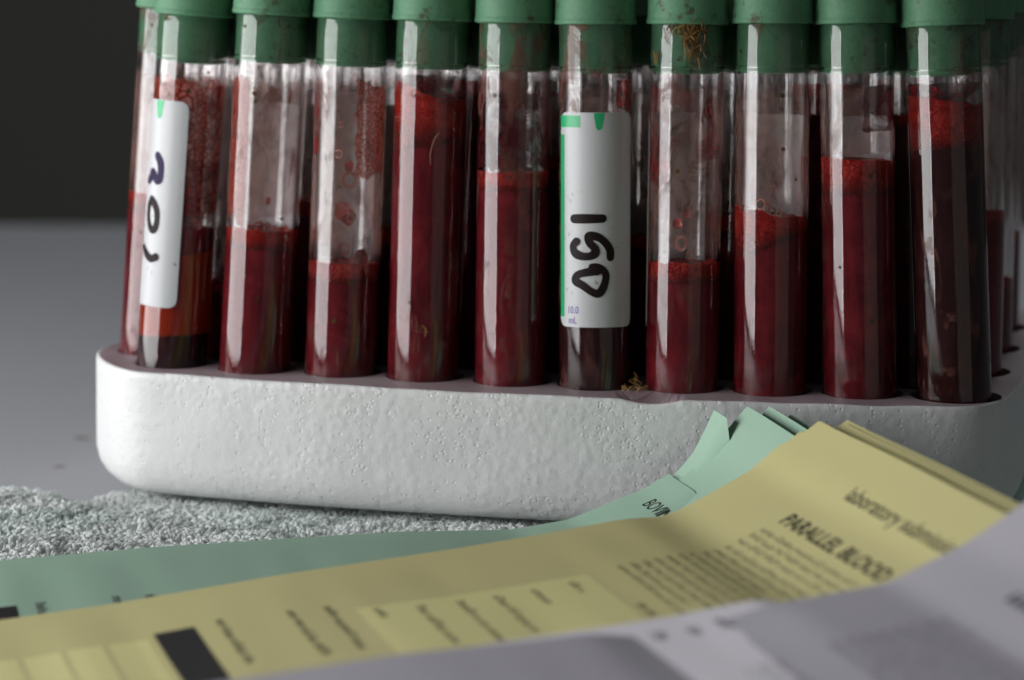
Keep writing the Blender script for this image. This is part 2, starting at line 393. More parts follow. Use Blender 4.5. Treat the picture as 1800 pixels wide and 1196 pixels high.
OUT = [(-22.9, 14), (-21.0, 8), (-16.8, .3), (-12.5, -5.2), (-8.6, -8.4), (-4.6, -10.3), (2.3, -11.7), (15.3, -13.6), (40.7, -16.2), (77, -17.7), (109.5, -17.1), (145.5, -13.5), (160, -11.3), (166.5, -10.0), (171, -7.5), (174, -2.6), (176.0, 8.7), (177.0, 21.4),
       (177.8, 60), (178, 100), (176, 115), (170, 124), (160, 129), (120, 131), (60, 131), (5, 130), (-9, 128), (-16, 121), (-20, 110), (-21.3, 90), (-21.8, 60), (-22.4, 30)]
def rack_outline():
    P = np.array(OUT, float); n = len(P); pts = []
    for i in range(n):
        p0, p1, p2, p3 = P[i - 1], P[i], P[(i + 1) % n], P[(i + 2) % n]
        m = max(3, int(np.linalg.norm(p2 - p1) / 1.0)); d1 = (p2 - p0); d2 = (p3 - p1); L_ = np.linalg.norm(p2 - p1)
        d1 = d1 / np.linalg.norm(d1) * L_; d2 = d2 / np.linalg.norm(d2) * L_
        for k in range(m):
            t_ = k / m; h = 2 * t_ ** 3 - 3 * t_ ** 2 + 1
            pts.append(tuple(h * p1 + (t_ ** 3 - 2 * t_ ** 2 + t_) * d1 + (1 - h) * p2 + (t_ ** 3 - t_ ** 2) * d2))
    return pts
rack = empty('foam_tube_rack', (78, 35, ZB))
tag(rack, 'white polystyrene foam rack holding rows of blood tubes, resting on the towel', 'tube rack')
RO = np.array((78, 35, ZB))
def build_rack():
    prof = [(6.5, ZB), (5.0, ZB + .1), (3.2, ZB + .8), (1.6, ZB + 2.2), (0.5, ZB + 4.2), (0, ZB + 6.5)] + [(0, ZB + 7 + i * 1.5) for i in range(1, 12)] + [(0.0, ZT - 1.6), (0.08, ZT - 0.45), (0.25, ZT - 0.12), (0.6, ZT)]
    rings = []
    v = []; f = []
    for ins, z in prof:
        pl = rack_outline()
        n = len(pl); P = np.array(pl)
        nx = np.roll(P, -1, 0) - np.roll(P, 1, 0); nx /= np.linalg.norm(nx, axis=1)[:, None]
        inn = np.stack([-nx[:, 1], nx[:, 0]], 1)
        Q = P + inn * ins
        ring = []
        for (x, y), d in zip(Q, inn):
            k = mn.noise(Vector((x * .05, y * .05, z * .08))) * 0.25 + mn.noise(Vector((x * .35, y * .35, z * .35))) * 0.05
            dz = 0
            if z > ZT - 3:
                dz = 0.28 * mn.noise(Vector((x * .09, y * .09, 3.1))) - 0.12
                if y < 0 and 99 < x < 112: dz -= 0.9 * math.sin((x - 99) / 13 * math.pi) * (1 if z > ZT - 1 else .5)
            ring.append(len(v)); v.append((x + d[0] * k, y + d[1] * k, z + dz))
        rings.append(ring)
    for a, b in zip(rings, rings[1:]):
        for k in range(n):
            k2 = (k + 1) % n; f.append((a[k], a[k2], b[k2], b[k]))
    side_faces = len(f)
    # top sheet with real round holes
    hr = 8.05; holes = []
    for (r, c, (bx, by), tp) in tubes:
        ax = np.array([tp[0] - bx, tp[1] - by]) / 74
        holes.append((bx + (0.35 if r == 0 else 0.3), by + 0.3, 8.05 + (1.1 if c == 9 else 0.25)))
    ring = rings[-1]
    pts = [Vector((v[i][0], v[i][1])) for i in ring]; edges = [(i, (i + 1) % n) for i in range(n)]
    hv = []
    for (hx, hy, rr) in holes:
        m = 40; s = len(pts); ids = []
        for k in range(m):
            a = -2 * math.pi * k / m; pts.append(Vector((hx + rr * math.cos(a), hy + rr * math.sin(a)))); ids.append(s + k)
        edges += [(s + k, s + (k + 1) % m) for k in range(m)]; hv.append(ids)
    co, ed, fa, ov, oe, of = delaunay_2d_cdt(pts, edges, [], 1, 1e-5)
    inside = []
    cent = [sum((co[i] for i in q), Vector((0, 0))) / len(q) for q in fa]
    H = np.array([(h[0], h[1], h[2]) for h in holes])
    poly = np.array([(p.x, p.y) for p in pts[:n]])
    def inpoly(x, y):
        a = poly; b = np.roll(poly, -1, 0); c = ((a[:, 1] > y) != (b[:, 1] > y))
        xx = (b[:, 0] - a[:, 0]) * (y - a[:, 1]) / (b[:, 1] - a[:, 1] + 1e-12) + a[:, 0]
        return (c & (x < xx)).sum() % 2 == 1
    base = len(v); mp = {}
    zt = {i: v[ring[i]][2] for i in range(n)}
    orig = {}
    for ci, ol in enumerate(ov):
        if ol: orig[ci] = ol[0]
    for ci, p in enumerate(co):
        o_ = orig.get(ci)
        z = zt.get(o_, ZT) if o_ is not None and o_ < n else ZT
        mp[ci] = len(v); v.append((p.x, p.y, z))
    for q, ce in zip(fa, cent):
        if ((H[:, 0] - ce.x) ** 2 + (H[:, 1] - ce.y) ** 2 < (H[:, 2] * 0.985) ** 2).any(): continue
        if not inpoly(ce.x, ce.y): continue
        a, b, c = [co[i] for i in q[:3]]
        q = list(q)
        if (b.x - a.x) * (c.y - a.y) - (b.y - a.y) * (c.x - a.x) < 0: q = q[::-1]
        f.append(tuple(mp[i] for i in q))
    top_end = len(f)
    inv = {o_: mp[ci] for ci, o_ in orig.items()}
    for ids, (hx, hy, rr) in zip(hv, holes):
        m = len(ids); lo = []
        for i in ids:
            p = pts[i]; lo.append(len(v)); v.append((p.x, p.y, 12.6))
        for k in range(m):
            k2 = (k + 1) % m
            if ids[k] in inv and ids[k2] in inv: f.append((inv[ids[k]], inv[ids[k2]], lo[k2], lo[k])[::-1])
        f.append(tuple(lo[::-1]))
    # bottom
    f.append(tuple(rings[0][::-1]))
    v = [tuple(np.array(p) - RO) for p in v]
    me = bpy.data.meshes.new('rack_body')
    me.from_pydata([tuple(np.array(x) * MM) for x in v], [], f); me.update()
    me.materials.append(EPS); me.materials.append(EPS_TOP)
    mi = np.zeros(len(f), int); mi[side_faces:len(f) - 1] = 1
    me.polygons.foreach_set('material_index', mi); me.polygons.foreach_set('use_smooth', [i < side_faces for i in range(len(f))])
    link_mesh('rack_body', me, rack)
build_rack()

# ---------------------------------------------------------------- tube parts (local z = 0 at the rounded bottom, rim of stopper at RIM)
RO_T, RI_T, RIM = 7.5, 6.6, 96.0
def glass_prof():
    p = [(0, 0.0)]
    for k in range(1, 9): a = math.pi / 2 * k / 9; p.append((RO_T * math.sin(a), RO_T - RO_T * math.cos(a)))
    p += [(RO_T, RO_T)] + [(RO_T, z) for z in (30, 60, 90, RIM + 2.2)] + [(RO_T - .25, RIM + 2.6), (RI_T + .25, RIM + 2.6), (RI_T, RIM + 2.2)] + [(RI_T, z) for z in (90, 60, 30)]
    for k in range(9, 0, -1): a = math.pi / 2 * k / 9; p.append((RI_T * math.sin(a), RO_T - RI_T * math.cos(a)))
    p.append((0, RO_T - RI_T)); return p
gv, gf = lathe(glass_prof(), 72)
glass_proto = mk('tube_wall', gv, gf, GLASS, angle=50); GLASS_ME = glass_proto.data; bpy.data.objects.remove(glass_proto)
sp = [(0, -10.1), (5.4, -10.1), (6.3, -9.95), (6.63, -9.6), (6.64, -8.95), (6.4, -8.88), (6.4, -8.72), (6.64, -8.66), (6.64, 3.0), (7.62, 3.0), (7.62, 0.12), (7.8, -0.12), (8.2, -0.12), (8.42, 0.15), (8.44, 0.75), (8.32, 0.95), (8.3, 1.2), (8.22, 4), (8.12, 7), (7.95, 10), (7.6, 11.8), (6.9, 12.6), (4.2, 12.9), (3.6, 12.5), (2.9, 11.4), (0, 11.2)]
sv, sf = lathe([(r, z + RIM) for r, z in sp], 72)
st_proto = mk('stopper', sv, sf, RUBBER, angle=35); STOP_ME = st_proto.data; bpy.data.objects.remove(st_proto)

RL = 6.66
FROTH_R = 6.675
def liquid_mesh(name, z0, z1, mat, tilt0=0, tilt1=0, wav=0.15, ph=0, bottom=True):
    n = 60; v = []; f = []; rings = []; RL = 6.66 if name != 'foam' else FROTH_R
    prof = []
    if bottom:
        for k in range(0, 9): a = math.pi / 2 * k / 9; prof.append((max(RL * math.sin(a), 0.01), RO_T - RL * math.cos(a), 0))
        prof.append((RL, RO_T, 0)); prof += [(RL, RO_T + (z1 - RO_T) * q, tilt1 * q) for q in (.33, .66)]
    else:
        prof.append((0.01, z0, tilt0)); prof.append((RL, z0, tilt0)); prof += [(RL, z0 + (z1 - z0) * .5, (tilt0 + tilt1) / 2)]
    prof += [(RL, z1, tilt1), (RL - 0.4, z1 - 0.25, tilt1), (3.0, z1 - 0.5, tilt1 * .5), (0.01, z1 - 0.5, 0)]
    for j, (r, z, tl) in enumerate(prof):
        ring = []
        for k in range(n):
            a = 2 * math.pi * k / n
            dz = tl * math.cos(a - ph) * r / RL
            if name == 'foam' and j <= 1: dz -= (0.5 + 0.7 * abs(mn.noise(Vector((math.cos(a) * 2.5, math.sin(a) * 2.5, z0)))) + 0.5 * mn.noise(Vector((math.cos(a) * 8, math.sin(a) * 8, z0)))) * r / RL
            if j >= len(prof) - 4: dz += wav * (mn.noise(Vector((math.cos(a) * 3, math.sin(a) * 3, z1))) + 0.6 * mn.noise(Vector((math.cos(a) * 9, math.sin(a) * 9, z1)))) * 1.4 * (r / RL)
            ring.append(len(v)); v.append((r * math.cos(a), r * math.sin(a), z + dz))
        rings.append(ring)
    for a, b in zip(rings, rings[1:]):
        for k in range(n): f.append((a[k], a[(k + 1) % n], b[(k + 1) % n], b[k]))
    o = mk(name, v, f, mat, angle=60); me = o.data
    at = me.attributes.new('rise', 'FLOAT', 'POINT'); at.data.foreach_set('value', [min(1, max(0, (j - 1) / 2)) for j in range(len(prof)) for k in range(n)])
    bpy.data.objects.remove(o); return me
def film_mesh(name, z0, z1, a0, a1, mat, r=6.625):
    """thin dried layer on the inside wall between two angles; 'edge' runs 0 at its border to 1 inside."""
    na = max(6, int(abs(a1 - a0) / 6)); nz = max(6, int((z1 - z0) / 1.5)); v = []; f = []; e = []
    full = abs(a1 - a0) >= 359
    for j in range(nz + 1):
        for i in range(na + 1):
            a = R_(a0 + (a1 - a0) * i / na); z = z0 + (z1 - z0) * j / nz
            v.append((r * math.cos(a), r * math.sin(a), z))
            ea = 1.0 if full else min(i, na - i) / max(1, na * 0.3)
            e.append(min(1, ea, min(j, nz - j) / max(1, nz * 0.3)))
    for j in range(nz):
        for i in range(na):
            q = j * (na + 1) + i; f.append((q, q + 1, q + na + 2, q + na + 1))
    o = mk(name, v, f, mat); me = o.data
    at = me.attributes.new('edge', 'FLOAT', 'POINT'); at.data.foreach_set('value', e)
    bpy.data.objects.remove(o); return me
def cyl_pt(r, phi, z): return (r * math.cos(phi), r * math.sin(phi), z)
def label_patch(name, c, w_, z0, z1, mat, parent, r=7.53, th=0.06, rad=1.9, corners=(1, 1, 1, 1), taper=0.0):
    """curved rounded sticker; c centre angle (deg), w_ half width (deg)."""
    n = max(4, int(w_ * 2 / 4)); cols = sorted(set([-w_ + 2 * w_ * i / n for i in range(n + 1)] + [s * (w_ - k) for s in (-1, 1) for k in (0.6, 1.5, 3, 5, 8, 11) if rad > 0 and w_ > 20]))
    v = []; f = []
    for i, d in enumerate(cols):
        dist = (w_ - abs(d)) * math.pi / 180 * r; cut = 0
        if rad > 0 and dist < rad: cut = rad - math.sqrt(max(0, rad * rad - (rad - dist) ** 2))
        left = d < 0
        lo = z0 + (cut if corners[0 if left else 1] else 0); hi = z1 - (cut if corners[2 if left else 3] else 0)
        if taper:
            fr = (abs(d) / w_); lo = z0 + (z1 - z0) * max(0, (fr - taper) / (1 - taper)) if fr > taper else z0
        for rr in (r, r + th):
            for z in (lo, hi): v.append(cyl_pt(rr, R_(c + d), z))
    m = len(cols)
    for i in range(m - 1):
        a = 4 * i; b = a + 4
        f += [(a + 2, b + 2, b + 3, a + 3), (a, a + 1, b + 1, b), (a + 1, a + 3, b + 3, b + 1), (a, b, b + 2, a + 2)]
    f += [(0, 2, 3, 1), (4 * m - 4, 4 * m - 3, 4 * m - 1, 4 * m - 2)]
    return mk(name, v, f, mat, parent, angle=40)
def stroke(name, pts, width, mat, parent, r, base_ang):
    """marker stroke: pts are (arc mm to the right of base_ang, z mm)."""
    P = []
    for i in range(len(pts) - 1):
        p0 = np.array(pts[max(i - 1, 0)], float); p1 = np.array(pts[i], float); p2 = np.array(pts[i + 1], float); p3 = np.array(pts[min(i + 2, len(pts) - 1)], float)
        for k in range(6):
            t_ = k / 6; P.append(0.5 * ((2 * p1) + (p2 - p0) * t_ + (2 * p0 - 5 * p1 + 4 * p2 - p3) * t_ ** 2 + (3 * p1 - p0 - 3 * p2 + p3) * t_ ** 3))
    P.append(np.array(pts[-1], float)); P = np.array(P)
    v = []; f = []
    T = np.gradient(P, axis=0); T /= np.linalg.norm(T, axis=1)[:, None] + 1e-9; Nn = np.stack([-T[:, 1], T[:, 0]], 1)
    m = len(P)
    for i in range(m):
        ww = width / 2 * (0.97 + 0.06 * math.sin(i * .35)); 
        for s in (-1, 1):
            q = P[i] + Nn[i] * ww * s; v.append((q[0], q[1]))
    for i in range(m - 1): f.append((2 * i, 2 * i + 2, 2 * i + 3, 2 * i + 1))
    for end in (0, m - 1):   # rounded caps
        s = len(v); v.append(tuple(P[end]))
        for k in range(9):
            a = math.atan2(Nn[end][1], Nn[end][0]) + math.pi * k / 8 * (1 if end == 0 else -1)
            v.append((P[end][0] + width / 2 * .95 * math.cos(a), P[end][1] + width / 2 * .95 * math.sin(a)))
        for k in range(8): f.append((s, s + 1 + k, s + 2 + k))
    V = [cyl_pt(r + 0.0006 * (k if k < 2 * m else (-8 if k < 2 * m + 10 else 2 * m + 8)), base_ang + a / r, z) for k, (a, z) in enumerate(v)]
    return mk(name, V, f, mat, parent, smooth=False)
def text_verts(s, size, bold=0.0, shear=0.0, spacing=1.0):
    cu = bpy.data.curves.new('txt', 'FONT'); cu.body = s; cu.size = size; cu.offset = bold; cu.shear = shear; cu.space_character = spacing; cu.resolution_u = 3
    o = bpy.data.objects.new('txt', cu); C.objects.link(o); bpy.context.view_layer.update()
    me = bpy.data.meshes.new_from_object(o.evaluated_get(bpy.context.evaluated_depsgraph_get()))
    v = [tuple(x.co) for x in me.vertices]; f = [tuple(p.vertices) for p in me.polygons]
    bpy.data.objects.remove(o); bpy.data.curves.remove(cu); bpy.data.meshes.remove(me)
    return v, f

def tube_frame(i):
    r, c, (bx, by), (tx, ty, tz) = tubes[i]
    axis = Vector((tx - bx, ty - by, tz - 36.0)); L_ = axis.length; axis.normalize()
    s = (RIM - L_)                 # local height at the rack's top
    o = Vector((bx, by, 36.0)) - axis * s
    return o, axis, s
def cam_ang(i):
    """angle (tube-local, untwisted) that points at the camera."""
    bx, by = tubes[i][2]; return math.atan2(CAM[1] - by, CAM[0] - bx)
def phi(i, deg): return cam_ang(i) + R_(deg)        # positive degrees = to the right in the picture

FRONT_ANCH = ['the leftmost front tube', 'the second front tube', 'the third front tube', 'the fourth front tube', 'the fifth front tube', 'the front tube marked 150', 'the straw-soiled front tube', 'the eighth front tube', 'the ninth front tube', 'the rightmost front tube']
FRONT_LAB = ['blood tube at the left end, label with handwritten 301, amber red plasma',
             'blood tube second from left, froth band on blood below clear pinkish glass',
             'blood tube third from left, ring-shaped drops on the glass above a pink froth band',
             'blood tube fourth from left, full nearly to the stopper with bright red froth',
             'blood tube fifth from left, just left of the tube marked 150',
             'blood tube with white and green label handwritten 150',
             'blood tube with straw and dung stuck below its green stopper',
             'blood tube eighth from left, thick slanting red froth over dark blood',
             'blood tube ninth from left, red band under the back of its label',
             'blood tube at the right end of the front row, orange red froth near stopper']
PARTS = {}
def add(root, name, me):
    o = bpy.data.objects.new(name, me); C.objects.link(o); o.parent = root; return o
roots = []
blood_cache = {}
ordn = ['front', 'second', 'third', 'fourth', 'fifth', 'sixth', 'seventh', 'back']
levels_px = {}
for i, (r, c, b, tp) in enumerate(tubes):
    o, axis, s = tube_frame(i)
    root = empty('blood_tube', o)
    root.rotation_mode = 'QUATERNION'; root.rotation_quaternion = Vector((0, 0, 1)).rotation_difference(axis)
    if r == 0: lab = FRONT_LAB[c]
    elif r == 1 and c == 0: lab = 'blood tube in the second row peeking out left of the leftmost front tube'
    elif r in (2, 4) and c == 9: lab = '%s-row blood tube peeking out right of the rightmost front tube' % ordn[r]
    elif r % 2: lab = '%s-row blood tube behind the gap left of %s' % (ordn[r], FRONT_ANCH[c])
    else: lab = '%s-row blood tube straight behind %s' % (ordn[r], FRONT_ANCH[c])
    tag(root, lab, 'blood tube', 'green-stoppered blood tubes standing in the foam rack')
    add(root, 'tube_wall', GLASS_ME); add(root, 'stopper', STOP_ME)
    roots.append((root, s))

def A(i, deg): return math.degrees(phi(i, deg))
# -- contents of the front row: heights are mm above the rack's top face
def Z(i, z): return z + roots[i][1]
def put_liquid(i, name, z0, z1, mat, **k):
    bottom = z0 is None
    add(roots[i][0], name, liquid_mesh(name, 0 if bottom else Z(i, z0), Z(i, z1), mat, bottom=bottom, **k))
def put_film(i, z0, z1, d0, d1, mat, name='blood_film', r=6.625):
    add(roots[i][0], name, film_mesh(name, Z(i, z0), Z(i, z1), A(i, d0), A(i, d1), mat, r))
PLUG = 63.6
# 0
put_liquid(0, 'clot', None, 6.5, CLOT, tilt1=.8, ph=phi(0, 90)); put_liquid(0, 'plasma', 6.6, 24.0, PLASMA, tilt0=.8, tilt1=1.2, ph=phi(0, 90), bottom=False) if False else None
add(roots[0][0], 'plasma', liquid_mesh('plasma', Z(0, 6.5), Z(0, 23.5), PLASMA, tilt0=.8, tilt1=1.2, ph=phi(0, 90), bottom=False))
add(roots[0][0], 'blood', liquid_mesh('blood', Z(0, 23.5), Z(0, 29.0), BLOOD, tilt0=1.2, tilt1=.4, ph=phi(0, 90), bottom=False))
put_film(0, 28, PLUG, -180, 180, F_BUB); put_film(0, 27, 46, -20, 130, F_RED, r=6.635)
# 1
put_liquid(1, 'blood', None, 26.3, BLOOD); add(roots[1][0], 'foam', liquid_mesh('foam', Z(1, 26.3), Z(1, 29.8), FOAM, wav=.5, bottom=False))
put_film(1, 29, PLUG, -180, 180, F_HAZE); put_film(1, 28, 63, -88, -28, F_BUB2, r=6.635)
# 2
put_liquid(2, 'blood', None, 19.8, BLOOD); add(roots[2][0], 'foam', liquid_mesh('foam', Z(2, 19.8), Z(2, 23.4), FOAM_PINK, wav=.2, bottom=False))
put_film(2, 22, PLUG, -180, 180, F_HAZE); put_film(2, 40, PLUG, 4, 85, F_BUB2, r=6.635); put_film(2, 44, PLUG, -85, -60, F_RED, r=6.635)
# 3
put_liquid(3, 'blood', None, 48.5, BLOOD, tilt1=1.0, ph=phi(3, 70)); add(roots[3][0], 'foam', liquid_mesh('foam', Z(3, 48.5), Z(3, 59.6), FOAM, tilt0=1.0, tilt1=-2.4, ph=phi(3, 70), wav=.5, bottom=False))
put_film(3, 55, PLUG, -180, 180, F_DARK)
# 4
put_liquid(4, 'blood', None, 40.0, BLOOD); add(roots[4][0], 'foam', liquid_mesh('foam', Z(4, 40), Z(4, 43.4), FOAM, wav=.15, bottom=False))
put_film(4, 42, 61, -180, 180, F_DARK)
# 5
put_liquid(5, 'blood', None, 36, BLOOD_BROWN); put_film(5, 36, PLUG, -180, 180, F_HAZE); put_film(5, 56, PLUG, 30, 110, F_RED, r=6.635)
# 6
put_liquid(6, 'blood', None, 22.6, BLOOD); add(roots[6][0], 'foam', liquid_mesh('foam', Z(6, 22.6), Z(6, 26.0), FOAM, wav=.35, bottom=False))
put_film(6, 25, PLUG, -180, 180, F_HAZE); put_film(6, 40, PLUG, -95, -25, F_RED, r=6.635); put_film(6, 45, PLUG, 10, 80, F_RED, r=6.635)
# 7
put_liquid(7, 'blood', None, 30.5, BLOOD, tilt1=2.6, ph=phi(7, 95)); add(roots[7][0], 'foam', liquid_mesh('foam', Z(7, 30.5), Z(7, 36.2), FOAM, tilt0=2.6, tilt1=-1.2, ph=phi(7, 95), wav=.7, bottom=False))
put_film(7, 34, PLUG, -180, 180, F_HAZE)
# 8
put_liquid(8, 'blood', None, 41.0, BLOOD); add(roots[8][0], 'foam', liquid_mesh('foam', Z(8, 41), Z(8, 47.6), FOAM, tilt1=.5, ph=phi(8, -90), wav=.2, bottom=False))
put_film(8, 47, PLUG, -180, 180, F_HAZE); put_film(8, 52, PLUG, 0, 110, F_DARK, r=6.635)
# 9
put_liquid(9, 'blood', None, 50.6, BLOOD_BROWN); add(roots[9][0], 'foam', liquid_mesh('foam', Z(9, 50.6), Z(9, 59.8), FOAM, tilt1=-1.2, ph=phi(9, 90), wav=.3, bottom=False))
put_film(9, 58, PLUG, -180, 180, F_DARK); put_film(9, 56, PLUG, -90, 0, F_RED, r=6.635)
# -- rows behind: a few shared contents
lv_set = [12.0, 18, 24, 30, 36, 41, 47, 52, 57]
LQ = {}
for q in lv_set:
    LQ[q] = (liquid_mesh('blood', 0, 23 + q, BLOOD), liquid_mesh('foam', 23 + q, 23 + q + 3, FOAM, wav=.3, bottom=False))
HZ = film_mesh('blood_film', 32, 86.5, -180, 180, F_HAZE)
fixed = {(1, 0): 30, (1, 9): 52, (2, 9): 30, (4, 9): 12, (1, 4): 57, (1, 3): 24, (1, 6): 24, (1, 5): 41}
for i, (r, c, b, tp) in enumerate(tubes):
    if r == 0: continue
    q = fixed.get((r, c)) or random.choice(lv_set)
    add(roots[i][0], 'blood', LQ[q][0]); add(roots[i][0], 'foam', LQ[q][1])
    if q < 50: add(roots[i][0], 'blood_film', HZ)

# -- labels on the tubes
def front_label(i, c_deg, hw=68.5, z0=12.4, z1=56.0):
    return label_patch('label', A(i, c_deg), hw, Z(i, z0), Z(i, z1), LABEL_W, roots[i][0])
XC = {0: (301.5, 648, 336, 31), 5: (1046, 687, 1044, 47)}
def px(i, x, y):
    """picture px on front tube i -> (arc mm to the right of camera-facing line, z local)"""
    bx, by, tx, ty = XC[i]; fr = (by - y) / (by - ty); xc = bx + (tx - bx) * fr; R = 63.3 if i == 0 else 64.2
    s = max(-0.985, min(0.985, (x - xc) / R)); return (math.asin(s) * 7.63, Z(i, fr * 74.6 - 0.8))
l5 = front_label(5, 1.5)
def strip(i, parent, d0, d1, z0, z1, name='printed_mark', mat=LABEL_G, r=7.63, rad=0, corners=(1, 1, 1, 1), taper=0.0):
    return label_patch(name, A(i, (d0 + d1) / 2), (d1 - d0) / 2, Z(i, z0), Z(i, z1), mat, parent, r=r, th=0.012, rad=rad, corners=corners, taper=taper)
strip(5, l5, -66.3, -55.5, 14.4, 51.5, 'green_edge_stripe')
strip(5, l5, -66.3, -24, 53.0, 55.4, 'green_corner_block')
strip(5, l5, -3, 14.5, 52.4, 55.9, 'green_notch_mark', taper=0.45)
h5 = empty('handwritten_number', (0, 0, 0)); bpy.data.objects.remove(h5)
def join_strokes(name, i, label, strokes, mat):
    objs = [stroke(name, [px(i, *p) for p in pts], wd, mat, label, 7.65 + 0.02 * k, phi(i, 0)) for k, (pts, wd) in enumerate(strokes)]
    V = []; F = []
    for o in objs:
        b0 = len(V); V += [tuple(v.co / MM) for v in o.data.vertices]; F += [tuple(b0 + j for j in p.vertices) for p in o.data.polygons]; me = o.data; bpy.data.objects.remove(o); bpy.data.meshes.remove(me)
    return mk(name, V, F, mat, label, smooth=False)
z4 = lambda x, y: (970 + x / 4.983, 360 + y / 4.983)
join_strokes('handwritten_digit', 5, l5, [([z4(190, 122), z4(300, 119), z4(435, 117)], 1.9)], MARKER)
join_strokes('handwritten_digit', 5, l5, [([z4(505, 455), z4(500, 390), z4(455, 320), z4(390, 275), z4(320, 270), z4(325, 325), z4(370, 375), z4(372, 420), z4(320, 445), z4(250, 442), z4(200, 415), z4(185, 360), z4(215, 318)], 1.75)], MARKER)
join_strokes('handwritten_digit', 5, l5, [([z4(350, 540), z4(410, 548), z4(465, 600), z4(455, 690), z4(410, 765), z4(350, 755), z4(270, 700), z4(205, 660), z4(225, 610), z4(300, 585), z4(400, 572)], 1.7)], MARKER)
def tube_text(i, parent, s, x, y, size, mat, sx=1.0):
    v, f = text_verts(s, size, 0.02); a0, z0 = px(i, x, y)
    V = [cyl_pt(7.64, phi(i, 0) + (a0 + q[0] * sx) / 7.64, z0 + q[1]) for q in v]
    return mk('printed_volume', V, f, mat, parent, smooth=False)
tube_text(5, l5, '10.0', 998, 550, 2.1, LABEL_P, .8); tube_text(5, l5, 'mL', 1000, 568, 2.1, LABEL_P, .8)
l0 = front_label(0, -68, 69)
strip(0, l0, -61, -42, 52.0, 55.9, 'green_notch_mark', taper=0.45)
y1 = lambda x, y: (230 + x / 5.98, 160 + y / 5.98)
y2 = lambda x, y: (230 + x / 5.695, 350 + y / 5.695)
join_strokes('handwritten_digit', 0, l0, [([y1(262, 690), y1(292, 760), y1(296, 860), y1(285, 935), y1(252, 940), y1(215, 860), y1(200, 920), y1(180, 960)], 1.8)], MARKER_P)
join_strokes('handwritten_digit', 0, l0, [([y2(200, 15), y2(172, 80), y2(165, 200), y2(185, 300), y2(222, 310), y2(246, 230), y2(245, 120), y2(215, 40), y2(195, 12)], 1.6)], MARKER)
join_strokes('handwritten_digit', 0, l0, [([y2(122, 500), y2(145, 560), y2(190, 602), y2(240, 580)], 1.8)], MARKER)
for i, cd in ((1, 172), (2, 188), (3, 165), (4, 178), (6, -150), (7, 172), (8, 168), (9, 200)):
    front_label(i, cd)
LBL_ME = None
for i, (r, c, b, tp) in enumerate(tubes):
    if r == 0: continue
    if LBL_ME is None:
        o = label_patch('label', 0, 68.5, 36, 79.6, LABEL_W, roots[i][0]); LBL_ME = o.data
    else:
        o = bpy.data.objects.new('label', LBL_ME); C.objects.link(o); o.parent = roots[i][0]
    ang = random.choice((80, 100, 180, 200, 150, 0)) + random.uniform(-25, 25)
    if (r, c) in ((1, 0),): ang = 150
    if r == 1 and c: ang = 180 + random.uniform(-30, 30)
    if r % 2 == 0 and c == 9: ang = 250
    o.rotation_euler = (0, 0, phi(i, ang))

# drops and ring bubbles on the inner wall of the third tube, a few elsewhere
def blob(i, deg, z, r, mat, name='drop', ring=False):
    a = phi(i, deg); v = []; f = []; n = 18
    if ring:
        prof = [(0.62, 0.0), (0.75, 0.28), (1.0, 0.3), (1.1, 0.0)]
    else:
        prof = [(0.02, 0.42), (0.5, 0.36), (0.85, 0.2), (1.0, 0.0)]
    for (q, h) in prof:
        for k in range(n):
            t_ = 2 * math.pi * k / n; rr = 6.61 - h * r; wob = 1 + (0 if ring else .35) * mn.noise(Vector((math.cos(t_) * 1.3, math.sin(t_) * 1.3, z))); v.append(cyl_pt(rr, a + q * r * wob * math.cos(t_) / 6.6, Z(i, z) + q * r * wob * math.sin(t_) * 1.15))
    for j in range(len(prof) - 1):
        for k in range(n): f.append((j * n + k, j * n + (k + 1) % n, (j + 1) * n + (k + 1) % n, (j + 1) * n + k))
    mk(name, v, f, mat, roots[i][0])
WET = m_plain('wet_red_drop', (0.3, 0.03, 0.03), 0.15, 0.6); WETP = m_plain('pale_pink_bubble', (0.45, 0.22, 0.2), 0.15, 0.6)
for i, d, z, r, ring in ((2, 4, 40.8, 1.5, True), (2, -7, 34.4, 1.7, False), (2, 3, 33.0, 1.5, False), (2, 7, 32.8, .8, True), (2, 0, 26.4, 1.0, True), (2, -18, 46, .8, True), (2, -16, 52, .6, True), (2, 2, 43.6, .9, False), (2, 30, 24.4, 1.6, False),
                         (6, -12, 34, 1.0, False), (6, 4, 36, .8, False), (6, -6, 30, 1.3, True), (6, -40, 45, 1.4, False), (6, 10, 27.6, .8, True), (7, -8, 37.5, .9, True), (7, 2, 36.8, .8, True), (7, 12, 36.5, .7, True), (7, -20, 38.2, 1.1, True), (7, 5, 42, .6, True),
                         (1, -5, 30.4, 1.1, True), (1, 9, 30.3, 1.0, True), (1, 20, 29.9, .9, True), (1, -15, 30.1, .7, True), (1, 8, 36, .6, False), (4, -6, 57, .8, True), (4, 3, 57.6, .7, True), (4, 10, 56.8, .7, True), (0, 25, 55, 1.7, True), (0, 20, 46, 1.2, True), (0, 22, 42.5, 1.2, True), (0, 38, 36, 1.4, True), (0, 30, 32, 1.5, True)):
    blob(i, d, z, r, WETP if ring else WET, 'bubble' if ring else 'blood_drop', ring)

